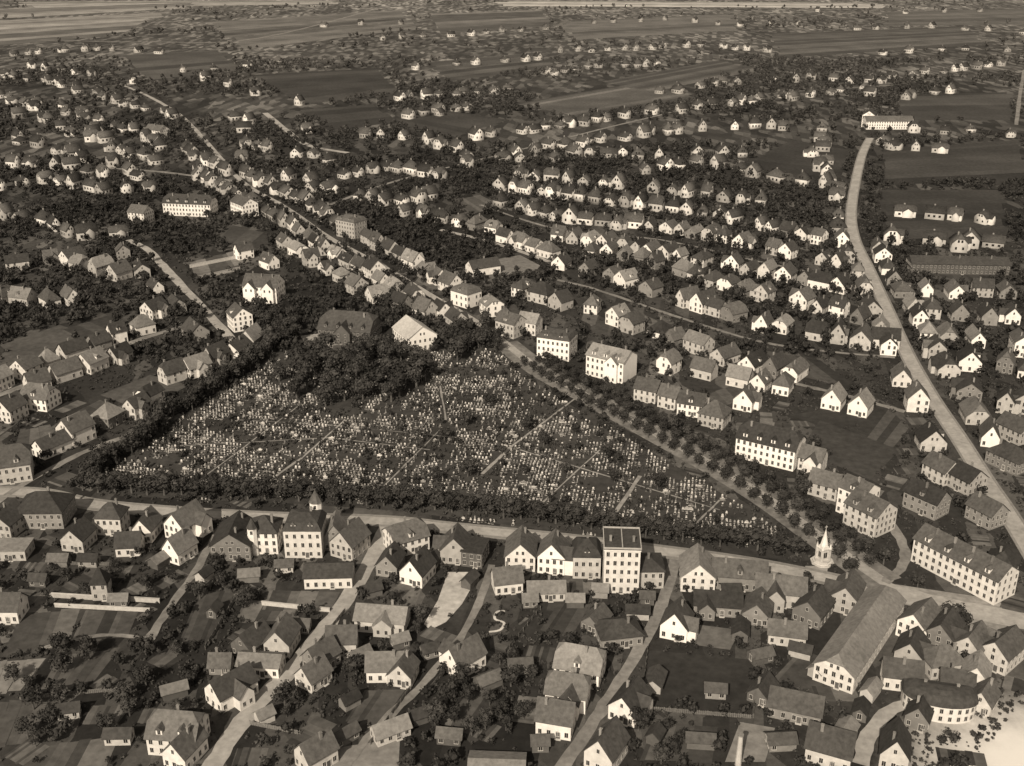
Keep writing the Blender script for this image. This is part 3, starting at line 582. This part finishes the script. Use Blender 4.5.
FR=[([(0,98),(60,112),(120,130),(180,152),(215,170)],30),([(0,112),(60,128),(110,148),(160,165)],22),([(10,78),(70,88),(130,104),(175,118)],20),([(0,140),(50,150),(100,165),(140,178)],15),([(0,165),(60,168),(110,178)],10),([(30,68),(90,74),(130,84)],8),
([(470,160),(540,150),(610,140),(680,132)],24),([(470,140),(540,130),(600,122),(670,112),(740,104),(790,98)],34),([(440,172),(520,160),(600,158),(680,158),(740,158)],20),([(620,175),(700,165),(770,180),(840,190)],17),
([(400,100),(440,97),(500,92)],12),([(400,118),(450,112),(480,108)],8),([(560,52),(640,50),(700,46),(760,52)],16),([(540,75),(600,68),(660,66)],12),([(800,78),(860,84),(920,76),(1000,66)],16),([(780,100),(840,92),(900,98),(950,92)],12),
([(10,56),(60,52),(110,50),(150,54)],12),([(200,80),(260,96),(300,104)],4),([(180,72),(230,70),(300,60)],5),([(380,40),(460,36),(540,30)],9),([(590,24),(660,20),(740,26),(800,24)],9),([(850,30),(930,28),(1020,34)],7),
([(880,145),(905,150),(945,152)],8),([(820,140),(826,170),(830,200)],10),([(880,130),(950,132),(1010,136)],5),([(900,214),(960,218),(1010,230)],6),([(230,120),(280,128),(320,142)],5),([(340,135),(400,140),(460,150)],7),([(700,130),(760,128),(820,132)],9),([(660,95),(720,85),(800,82)],12),
([(260,150),(300,158),(335,165)],7),([(240,135),(255,160)],3),([(420,70),(480,64),(540,60)],7),([(880,55),(940,50),(1010,52)],5),([(300,30),(340,26),(400,24)],4),([(820,12),(900,14),(980,12)],5),([(220,165),(260,175),(330,192)],10),([(890,240),(960,244),(1015,250)],8)]
for px,n in FR:
    for x,y,t in along([G(*p) for p in px],n):
        k=1+y/2500; x+=rh.gauss(0,3.5*k);y+=rh.gauss(0,5*k); l_=rh.uniform(8,14)
        if rh.random()<.08: continue
        if free(x,y,5.5,occ) and roadclear(x,y,6)[0]:
            occ.append((x,y,5.5)); far.append((x,y,t+rh.choice((90,90,0))+rh.gauss(0,10),rh.uniform(7,10.5),l_,rh.uniform(4,6.5),rh.uniform(4,5.2),'g',rh.choice('WWPP'),rh.choice('mmd')))
def htemp(wi,ri,rt='g'):
    L,W,e,r=5,4,5,4; parts=[(*wall_geo(rt,L,W,e,r),wi),(*slab(*roof_geo(rt,L,W,e,r)),ri),(*box(-1,-.2,.6,1.3,e+2,e+r+1.1),4)]
    for x in (-2.8,0,2.8):
        for s in (-1,1): parts.append(([(x-.6,s*4.03,1.6),(x+.6,s*4.03,1.6),(x+.6,s*4.03,3.2),(x-.6,s*4.03,3.2)],[(0,1,2,3)],5))
    for y in (-1.8,1.8):
        for s in (-1,1):
            for z in (1.5,5.2): parts.append(([(s*5.03,y*(1 if z<3 else .5)-.5,z),(s*5.03,y*(1 if z<3 else .5)+.5,z),(s*5.03,y*(1 if z<3 else .5)+.5,z+1.4),(s*5.03,y*(1 if z<3 else .5)-.5,z+1.4)],[(0,1,2,3)],5))
    if rt=='k':
        V,Fc=wall_geo('g',3,2.4,4.6,2.4); parts.append((rot90(V,1,-3),Fc,wi)); V,Fc=slab(*roof_geo('g',3,2.4,4.6,2.4,.3)); parts.append((rot90(V,1,-3),Fc,ri))
    return join(parts)
keys=[(a,b,t) for a in (0,1) for b in (2,3) for t in 'gkh']; temps=[htemp(*k) for k in keys]
pl=[]
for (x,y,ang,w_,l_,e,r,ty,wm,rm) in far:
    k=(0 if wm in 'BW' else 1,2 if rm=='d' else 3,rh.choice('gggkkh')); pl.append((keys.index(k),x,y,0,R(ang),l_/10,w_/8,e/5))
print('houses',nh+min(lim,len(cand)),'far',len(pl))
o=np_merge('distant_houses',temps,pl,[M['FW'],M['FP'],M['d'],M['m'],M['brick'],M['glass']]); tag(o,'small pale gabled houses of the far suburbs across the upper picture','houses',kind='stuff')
# ---------------- foliage templates ----------------
def crown(seed,n,size,lumps=7,core=True,flat=1.0,tight=1.0):
    r=random.Random(seed); parts=[]; ls=[]
    for i in range(lumps):
        a=r.random()*6.283; q=r.uniform(.15,.62)*tight if i else 0; ls.append((q*math.cos(a),q*math.sin(a),r.uniform(.35,1.15)*flat if i else .75*flat,r.uniform(.34,.52) if i else .62))
    V=[];Fc=[]
    for k in range(n):
        cx,cy,cz,rr=ls[r.randrange(lumps)]; d=Vector((r.gauss(0,1),r.gauss(0,1),r.gauss(.25,1))).normalized(); rr*=r.uniform(.85,1.12)
        p=Vector((cx,cy,cz))+d*rr; p.z=max(p.z,.05)
        nn=(d+Vector((r.gauss(0,.45),r.gauss(0,.45),r.gauss(0,.45)))).normalized(); t=nn.orthogonal().normalized(); b=nn.cross(t); s=size*r.uniform(.6,1.3); ph=r.random()*3.14
        t2=t*math.cos(ph)+b*math.sin(ph); b2=nn.cross(t2); m=len(V)
        V+=[tuple(p-t2*s),tuple(p-b2*s*.7),tuple(p+t2*s),tuple(p+b2*s*.7)]; Fc.append((m,m+1,m+2,m+3))
    parts=[(V,Fc,0)]
    if core:
        for cx,cy,cz,rr in ls[:3 if n<100 else lumps]:
            q=rr*.8; v=[(cx+q*x,cy+q*y,max(cz+q*z,.03)) for x,y,z in [(0,0,1),(.9,0,.2),(.28,.85,.2),(-.72,.53,.2),(-.72,-.53,.2),(.28,-.85,.2),(0,0,-.9)]]
            parts.append((v,[(0,1,2),(0,2,3),(0,3,4),(0,4,5),(0,5,1),(6,2,1),(6,3,2),(6,4,3),(6,5,4),(6,1,5)],0))
    return join(parts)
def trunk_mesh(seed,h=1.0):
    r=random.Random(seed); P_=[(*prism((0,0),7,.09,.055,0,h),0)]
    for k in range(4):
        a=k*1.57+r.random(); x,y=math.cos(a),math.sin(a); b=(x*.45,y*.45,h+r.uniform(.1,.4))
        v=[(-y*.04,x*.04,h*.7),(y*.04,-x*.04,h*.7),(0,0,h*.7+.08),(b[0]-y*.012,b[1]+x*.012,b[2]),(b[0]+y*.012,b[1]-x*.012,b[2]),(b[0],b[1],b[2]+.03)]
        P_.append((v,[(0,1,4,3),(1,2,5,4),(2,0,3,5),(3,4,5)],0))
    V,Fc,_=join(P_); return mesh('trunk',V,Fc,[M['bark']])
CR=[mesh('crown',*crown(s,420,.10,8)[:2],[M['leaf']]) for s in range(6)]; CRr=[mesh('crown',*crown(40+s,340,.10,6,tight=.6)[:2],[M['leaf']]) for s in range(3)]
TR=[trunk_mesh(s) for s in range(3)]
ft=random.Random(11); NT=[0]; IND=[]
def tree(x,y,rad,label,group,lib=CR,tall=1.0):
    NT[0]+=1; root=bpy.data.objects.new('tree',None); COL.objects.link(root); root.location=(x,y,0); root.rotation_euler=(0,0,ft.random()*6.28); root.scale=(rad,rad,rad*tall); tag(root,label,'tree',group)
    obj('trunk',ft.choice(TR),root); obj('crown',ft.choice(lib),root,(0,0,.55),0,ft.uniform(.9,1.08)); IND.append((x,y,rad))
def spaced(pts,off,step):
    a=ribbon_pts(pts,off); L=np.hypot(*np.diff(a,axis=0).T).sum(); return along(a,int(L/step)+1)
avp=AVE[5:-4]
for off,nm in ((7.4,'cemetery side'),(2.6,'middle'),(-4.8,'house side')):
    for i,(x,y,_) in enumerate(spaced(avp,off,7.4)): tree(x+ft.gauss(0,.25),y+ft.gauss(0,.25),ft.uniform(3.2,3.9),f'round avenue tree, {ordn(i)} from the top in the {nm} row','round trees lining the avenue',CRr,.85)
# cemetery ground
CEM=[(92,487),(160,430),(225,388),(280,352),(330,360),(400,358),(440,352),(500,350),(522,376),(562,400),(630,440),(690,474),(745,508),(798,545),(812,560),(800,562),(700,550),(600,537),(500,524),(400,511),(300,504),(200,500),(120,496)]
CG=[G(*p) for p in CEM]
tag(obj('cemetery_lawn',mesh('cemetery_lawn',[(x,y,.055) for x,y in CG],[tuple(range(len(CG)))],[tone(.05,'cemetery_grass')])),kind='structure')
FL=[G(*p) for p in [(78,497),(200,503),(300,507),(400,513),(500,524),(600,537),(700,551),(800,564)]]
for i,(x,y,_) in enumerate(along(FL,42)): tree(x,y+4.5+ft.uniform(-.8,.8),ft.uniform(3.9,5.2),f'dark bushy tree, {ordn(i)} from the left along the cemetery front','trees along the cemetery front edge',tall=.85)
LL=[G(*p) for p in [(85,486),(150,436),(215,393),(265,355),(290,330)]]
for i,(x,y,_) in enumerate(along(LL,26)): tree(x+ft.uniform(-3,3),y+ft.uniform(-2,2),ft.uniform(3.9,5.2),f'dark tree, {ordn(i)} from the bottom along the left cemetery boundary','trees along the left cemetery edge')
def scatter_poly(pix,n,mind,rg=ft):
    pg=[G(*p) for p in pix]; xs=[p[0] for p in pg];ys=[p[1] for p in pg]; out=[]; tr=0
    while len(out)<n and tr<n*60:
        tr+=1; x,y=rg.uniform(min(xs),max(xs)),rg.uniform(min(ys),max(ys))
        if inpoly([x],[y],pg)[0] and all((x-a)**2+(y-b)**2>mind**2 for a,b in out) and free(x,y,1.5,occ): out.append((x,y))
    return out
for x,y in scatter_poly([(310,358),(345,354),(385,352),(425,366),(428,385),(395,402),(330,410),(292,402),(275,380)],38,5.6): tree(x,y,ft.uniform(4.8,6.2),'tall dark tree in the dense grove at the upper cemetery','trees of the cemetery grove')
for x,y in scatter_poly([(443,338),(490,328),(505,345),(490,362),(452,368)],12,5): tree(x,y,ft.uniform(4.2,5.4),'tall dark tree in the clump right of the chapel','trees right of the chapel')
for x,y in scatter_poly([(245,330),(285,312),(300,322),(298,345),(270,352)],11,6): tree(x,y,ft.uniform(4,5),'dark tree between the white villa and the grove','trees below the large white villa')
for x,y in scatter_poly([(400,420),(560,395),(690,490),(770,545),(640,535),(440,505)],16,12): tree(x,y,ft.uniform(2.2,3.8),'lone dark tree standing among the graves','single trees among the graves')
regs=[([(0,655),(200,640),(190,720),(0,766)],17,'leafy tree in the overgrown gardens at the lower left'),([(220,715),(340,690),(420,640),(440,600),(380,650),(300,740)],6,'tree in the gardens between bright road and path'),
([(460,670),(545,650),(530,740),(420,745)],15,'tree in the rough orchard left of three white houses'),([(640,715),(740,730),(720,766),(620,766)],5,'tree at the foot of the dark tilled plot'),
([(790,560),(860,575),(870,545),(800,520)],6,'tree around the memorial at the cemetery tip'),([(780,440),(830,455),(800,500),(770,480)],6,'tree right of the long white apartment house'),([(880,560),(1024,620),(1000,700),(900,610)],7,'tree on and around the square at right'),([(60,560),(230,560),(300,610),(60,610)],10,'tree in the walled gardens behind the left front row')]
for pg,n,lb in regs:
    for x,y in scatter_poly(pg,n,4):
        if roadclear(x,y,2)[0] and NT[0]<300: tree(x,y,ft.uniform(1.8,3.6),lb,lb.replace('tree','trees').replace('leafy ',''))
print('trees',NT[0])
# ---------------- cemetery ----------------
f0,f1=np.array(G(78,497)),np.array(G(800,564)); ax=(f1-f0)/np.linalg.norm(f1-f0); ay=np.array([-ax[1],ax[0]]); angc=math.atan2(ax[1],ax[0])
for pxs,wd in (([(482,474),(512,446)],1.4),([(512,446),(576,398)],1.0),([(604,530),(640,476)],1.5),([(276,476),(302,458)],1.1),([(302,458),(345,420)],.7),([(180,446),(330,438),(430,450)],.6),([(440,386),(446,420)],.8),([(520,450),(620,480),(720,510)],.6),([(240,420),(330,425),(480,440)],.6),([(200,480),(300,405)],.6),([(380,490),(440,430)],.6),([(540,505),(600,450)],.6),([(690,530),(720,500)],.7)):
    ptsx=[G(*p) for p in pxs]; ptsx=along(ptsx,8); ptsx=[p[:2] for p in ptsx]; ZR[0]+=.006; strip('cemetery_path',ptsx,-wd/2,wd/2,.07+(ZR[0]%.05),tone(.27,'cemetery_gravel'),rag=.1)
    for a,b in zip(ptsx[:-1],ptsx[1:]): SEG.append((a[0],a[1],b[0],b[1],wd/2))
def stone_t(kind):
    if kind==0: # round headed slab on plinth
        pr=[(-.4,.2),(.4,.2),(.4,.95),(.25,1.18),(0,1.28),(-.25,1.18),(-.4,.95)]; n=len(pr)
        V=[(x,-.1,z) for x,z in pr]+[(x,.1,z) for x,z in pr]; Fc=[tuple(range(n)),tuple(reversed(range(n,2*n)))]+[(i,n+i,n+(i+1)%n,(i+1)%n) for i in range(n)]
        P_=[(V,Fc,0),(*box(-.52,.52,-.2,.2,0,.2),0)]
    elif kind==1: P_=[(*box(-.1,.1,-.08,.08,.3,1.9),0),(*box(-.42,-.1,-.08,.08,1.25,1.45),0),(*box(.1,.42,-.08,.08,1.25,1.45),0),(*box(-.35,.35,-.25,.25,0,.3),0)]
    elif kind==2: P_=[(*prism((0,0),4,.28,.14,.35,2.0,R(45)),0),(*prism((0,0),4,.14,.01,2.0,2.25,R(45)),0),(*box(-.4,.4,-.4,.4,0,.35),0)]
    else: P_=[(*box(-1.0,1.0,-.14,.14,.25,1.15),0),(*box(-.4,.4,-.16,.16,1.15,1.55),0),(*box(-1.2,1.2,-.28,.28,0,.25),0)]
    P_+=[(*box(-.5,.5,-2.0,-1.9,0,.15),0),(*box(-.5,-.42,-1.9,-.3,0,.15),0),(*box(.42,.5,-1.9,-.3,0,.15),0),(*box(-.42,.42,-1.9,-.3,0,.09),1)]
    return join(P_)
ST=[stone_t(k) for k in range(4)]; SM=[mesh('gravestone',V,Fc,[M['stone'],M['bed']],mi) for V,Fc,mi in ST]
gs=[]; rg=random.Random(5)
xs=[p[0] for p in CG]; ys=[p[1] for p in CG]
for j in range(0,90):
    v=6+j*2.9
    for i in range(-10,240):
        u=i*1.35
        if i%21==20: continue
        p=f0+ax*(u+rg.uniform(-.12,.12))+ay*(v+rg.uniform(-.1,.1))
        if mnoise.noise(Vector((p[0]*.05,p[1]*.07,0)))+rg.uniform(-.42,.42)<-.12: continue
        gs.append((p[0],p[1]))
ga=np.array(gs); k=inpoly(ga[:,0],ga[:,1],CG)&roadclear(ga[:,0],ga[:,1],.6); ga=ga[k]
k=np.array([free(x,y,-1.0,IND) for x,y in ga]); ga=ga[k]; ga=ga[np.argsort(np.hypot(ga[:,0],ga[:,1]))]
print('graves',len(ga)); kinds=['round headed','cross shaped','slim obelisk','broad family']
rest=[]
for i,(x,y) in enumerate(ga):
    kd=rg.choices((0,1,2,3),(6,2,1,.5))[0]; rot=angc+rg.uniform(-.08,.08); s=rg.uniform(.5,.98)
    if i<300:
        o=obj('gravestone',SM[kd],None,(x,y,.055),rot,s); tag(o,f'{kinds[kd]} pale gravestone in the nearest rows of the cemetery','gravestone','gravestones in the nearest cemetery rows')
    else: rest.append((kd,x,y,.055,rot,s,s,s))
o=np_merge('gravestones',ST,rest,[M['stone'],M['bed']]); tag(o,'dense mass of pale gravestones across the cemetery','gravestones',kind='stuff')
# ---------------- small garden beds wherever there is room ----------------
gb=random.Random(77); done=[]
for it in range(2600):
    if len(done)>=150: break
    y=gb.uniform(212,430) if len(done)<85 else gb.uniform(430,760); hw=(y*cp+HC*sp)*520/F; x=gb.uniform(-hw,hw); wq,lq=(gb.uniform(5,8),gb.uniform(7,13)) if y<430 else (gb.uniform(7,11),gb.uniform(12,22))
    rad=math.hypot(wq,lq)/2
    if not free(x,y,rad*.75,occ) or not free(x,y,rad,done) or not roadclear(x,y,rad*.8)[0]: continue
    if inpoly([x],[y],CG)[0] or any(inpoly([x+dx],[y+dy],pg)[0] for pg in PLOTS[:60] for dx,dy in ((0,0),(rad*.7,0),(-rad*.7,0),(0,rad*.7),(0,-rad*.7))): continue
    a=R(gb.choice((55,60,-30,-12,0,80))); u=np.array((math.cos(a),math.sin(a)))*lq/2; v=np.array((-math.sin(a),math.cos(a)))*wq/2; c=np.array((x,y))
    fieldg(c-u-v,c+u-v,c+u+v,c-u+v,gb.randint(4,9),.04,.13,1000+it,'garden_bed'); done.append((x,y,rad))
print('beds',len(done))
# ---------------- mass vegetation ----------------
def keepmask(x,y,pad,cem=True,pr=1.0,plots=True):
    k=roadclear(x,y,pad)
    oc=np.array(occ)
    for s in range(0,len(x),4000):
        d=np.hypot(x[s:s+4000,None]-oc[None,:,0],y[s:s+4000,None]-oc[None,:,1]); k[s:s+4000]&=(d>oc[None,:,2]*.9+pad*.6*pr).all(1)
    if cem: k&=~inpoly(x,y,CG)
    if plots:
        for pg in PLOTS: k&=~inpoly(x,y,pg)
    return k
def sample(n,y0,y1,pw=1.0):   # ground scatter over the built-up wedge
    y=y0+(y1-y0)*rng.random(n)**pw; hw=(y*cp+HC*sp)*540/F; return (rng.random(n)*2-1)*hw,y
def nz(x,y,s,o=0): return np.array([mnoise.noise(Vector((a*s,b*s,o))) for a,b in zip(x,y)])
tt=[crown(100+s,50,.22,5) for s in range(6)]; bt=[crown(200+s,20,.36,3,flat=.55) for s in range(4)]
pls=[]
for n,y0,y1,th,rmin,rmax in ((3400,205,480,-.05,1.0,2.7),(12500,480,950,-.12,1.6,4.0),(11000,950,1700,-.04,2.0,4.6),(6000,1700,4200,.14,3,6)):
    x,y=sample(n,y0,y1); k=nz(x,y,.012 if y0<900 else .006)+rng.normal(0,.25 if y0<900 else .12,n)>th; x,y=x[k],y[k]; k=keepmask(x,y,1.6); x,y=x[k],y[k]
    for a,b in zip(x,y):
        s=rmin+(rmax-rmin)*rng.random()**1.6; pls.append((rng.integers(6),a,b,.5*s*.5,rng.random()*6.28,s,s,s*rng.uniform(.8,1.3)))
for L_,n in ((FL,70),(LL,50)):   # undergrowth that closes the belts
    for x,y,_ in along(L_,n): s=rng.uniform(2.4,3.6); pls.append((rng.integers(6),x+rng.normal(0,1.5),y+8+rng.normal(0,1.5),.3,rng.random()*6.28,s,s,s))
x=rng.uniform(min(xs),max(xs),1000);y=rng.uniform(min(ys),max(ys),1000); k=inpoly(x,y,CG)&roadclear(x,y,.6)&(nz(x,y,.03,9)+rng.normal(0,.25,1000)>.05)
for a,b in zip(x[k],y[k]): s=rng.uniform(.9,2.0); pls.append((rng.integers(6),a,b,.2,rng.random()*6.28,s,s,s*1.2))
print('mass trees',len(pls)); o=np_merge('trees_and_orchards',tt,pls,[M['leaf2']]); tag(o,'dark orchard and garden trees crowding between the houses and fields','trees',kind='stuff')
pls=[]
for n,y0,y1,rmin,rmax in ((24000,205,480,.35,1.15),(20000,480,950,.7,1.9)):
    x,y=sample(n,y0,y1); k=nz(x,y,.03,5)+rng.normal(0,.25,n)>-.12; x,y=x[k],y[k]; k=keepmask(x,y,.8); x,y=x[k],y[k]
    for a,b in zip(x,y):
        s=rng.uniform(rmin,rmax); pls.append((rng.integers(4),a,b,-.05,rng.random()*6.28,s,s,s*rng.uniform(.7,1.2)))
x=rng.uniform(min(xs),max(xs),15000);y=rng.uniform(min(ys),max(ys),15000); k=inpoly(x,y,CG)&roadclear(x,y,.3)&(nz(x,y,.06,3)+rng.normal(0,.3,15000)>0); x,y=x[k],y[k]
for a,b in zip(x,y):
    s=rng.uniform(.35,1.05); pls.append((rng.integers(4),a,b,0,rng.random()*6.28,s,s,s*1.3))
print('shrubs',len(pls)); o=np_merge('shrubs',bt,pls,[M['bush']]); tag(o,'low shrubs and garden beds covering the plots between the houses','shrubs',kind='stuff')
# ---------------- memorial, walls, fences, chimney ----------------
mx_,my_=G(822,562)
root=bpy.data.objects.new('memorial',None); COL.objects.link(root); root.location=(mx_,my_,0); root.rotation_euler=(0,0,R(20)); tag(root,'white pointed memorial spire at the right tip of the cemetery','memorial')
V,Fc,_=join([prism((0,0),8,3.8,3.8,0,.4),prism((0,0),8,3.2,3.2,.4,.8),prism((0,0),8,2.6,2.6,.8,1.3)]); obj('steps',mesh('steps',V,Fc,[M['P']]),root)
V,Fc,_=join([prism((0,0),4,1.7,1.6,1.3,5.0,R(45)),prism((0,0),4,2.0,2.0,5.0,5.3,R(45))]+[prism((sx_*1.45,sy_*1.45),4,.4,.4,1.3,5.0,R(45)) for sx_ in (-1,1) for sy_ in (-1,1)]); obj('shaft',mesh('shaft',V,Fc,[M['P']]),root)
for sx_ in (-1,1):
    for sy_ in (-1,1): V,Fc=prism((sx_*1.45,sy_*1.45),4,.42,.03,5.3,7.2,R(45)); obj('pinnacle',mesh('pinnacle',V,Fc,[M['W']]),root)
V,Fc,_=join([prism((0,0),4,1.6,1.5,5.3,6.2,R(45)),prism((0,0),8,1.35,.06,6.2,12,R(22.5))]); sp_o=obj('spire',mesh('spire',V,Fc,[M['W']]),root)
V,Fc,_=join([box(-.08,.08,-.08,.08,12,13.4),box(-.45,-.08,-.08,.08,12.8,13),box(.08,.45,-.08,.08,12.8,13)]); obj('cross',mesh('cross',V,Fc,[M['P']]),sp_o)
for nx,ny in ((0,-1),(1,0),(-1,0)): obj('opening',WM,root,(nx*1.22,ny*1.22,3.2),math.atan2(nx,-ny),1.3)
def gwall(p1,p2,label,h=1.9):
    a=np.array(G(*p1));b=np.array(G(*p2));c=(a+b)/2;d=b-a;L=np.hypot(*d)/2
    r_=bpy.data.objects.new('garden_wall',None); COL.objects.link(r_); r_.location=(c[0],c[1],0); r_.rotation_euler=(0,0,math.atan2(d[1],d[0])); tag(r_,label,'wall')
    V,Fc=box(-L,L,-.15,.15,0,h); obj('wall_body',mesh('wall_body',V,Fc,[M['wallcap']]),r_); V,Fc=box(-L-.08,L+.08,-.25,.25,h,h+.14); obj('coping',mesh('coping',V,Fc,[M['P']]),r_)
gwall((48,597),(98,600),'pale garden wall left of the little tower house',1.5); gwall((112,600),(160,603),'pale garden wall right of the little tower house',1.5)
gwall((55,607),(150,612),'long lower wall above the left garden plots',1.2); gwall((262,605),(330,612),'pale wall behind the long low white building',1.3)
gwall((190,268),(250,256),'upper terrace wall above the large white villa'); gwall((196,280),(240,270),'lower terrace wall above the large white villa')
def fence(p1,p2,label):
    a=np.array(G(*p1));b=np.array(G(*p2));c=(a+b)/2;d=b-a;L=float(np.hypot(*d))/2
    r_=bpy.data.objects.new('board_fence',None); COL.objects.link(r_); r_.location=(c[0],c[1],0); r_.rotation_euler=(0,0,math.atan2(d[1],d[0])); tag(r_,label,'fence')
    V,Fc,_=join([box(-L+i*.5+.03,-L+i*.5+.44,-.02,.02,.1,1.35+.05*(i%3)) for i in range(int(L*4))]+[box(-L,L,.02,.07,.4,.5),box(-L,L,.02,.07,1.0,1.1)]); obj('boards',mesh('boards',V,Fc,[M['fence']]),r_)
    n=int(2*L/3)+1
    for i in range(n+1): V,Fc=box(-.07,.07,.075,.2,0,1.5); obj('post',mesh('post',V,Fc,[M['fence']]),r_,(-L+2*L*i/n,0,0))
for p1,p2,lb in [((648,648),(640,708),'board fence on the left side of dark tilled plot'),((642,710),(752,719),'board fence along the foot of dark tilled plot'),((756,662),(753,718),'board fence on the right side of dark tilled plot'),((470,640),(430,690),'board fence right of the narrow path'),
 ((235,600),(205,650),'board fence right of the left lane'),((345,612),(300,668),'board fence beside the upper bright road'),((540,610),(500,660),'board fence across the rough plot'),((20,700),(130,690),'board fence across the lower left gardens'),((410,690),(370,745),'board fence left of the narrow path near bottom'),((250,725),(300,735),'short board fence near bottom right of bright road'),
 ((60,565),(120,566),'board fence behind the left front row'),((225,560),(210,590),'board fence behind the wide dark hall'),((640,605),(610,650),'board fence left of the lower lane')]: fence(p1,p2,lb)
x,y=G(738,765); r_=bpy.data.objects.new('factory_chimney',None); COL.objects.link(r_); r_.location=(x,y,0); tag(r_,'slim pale smokestack at the bottom below the dark plot','chimney')
V,Fc=prism((0,0),10,.8,.55,0,9); obj('stack',mesh('stack',V,Fc,[M['P']]),r_); V,Fc=prism((0,0),10,.72,.72,9,9.4); obj('rim',mesh('rim',V,Fc,[M['brick']]),r_)
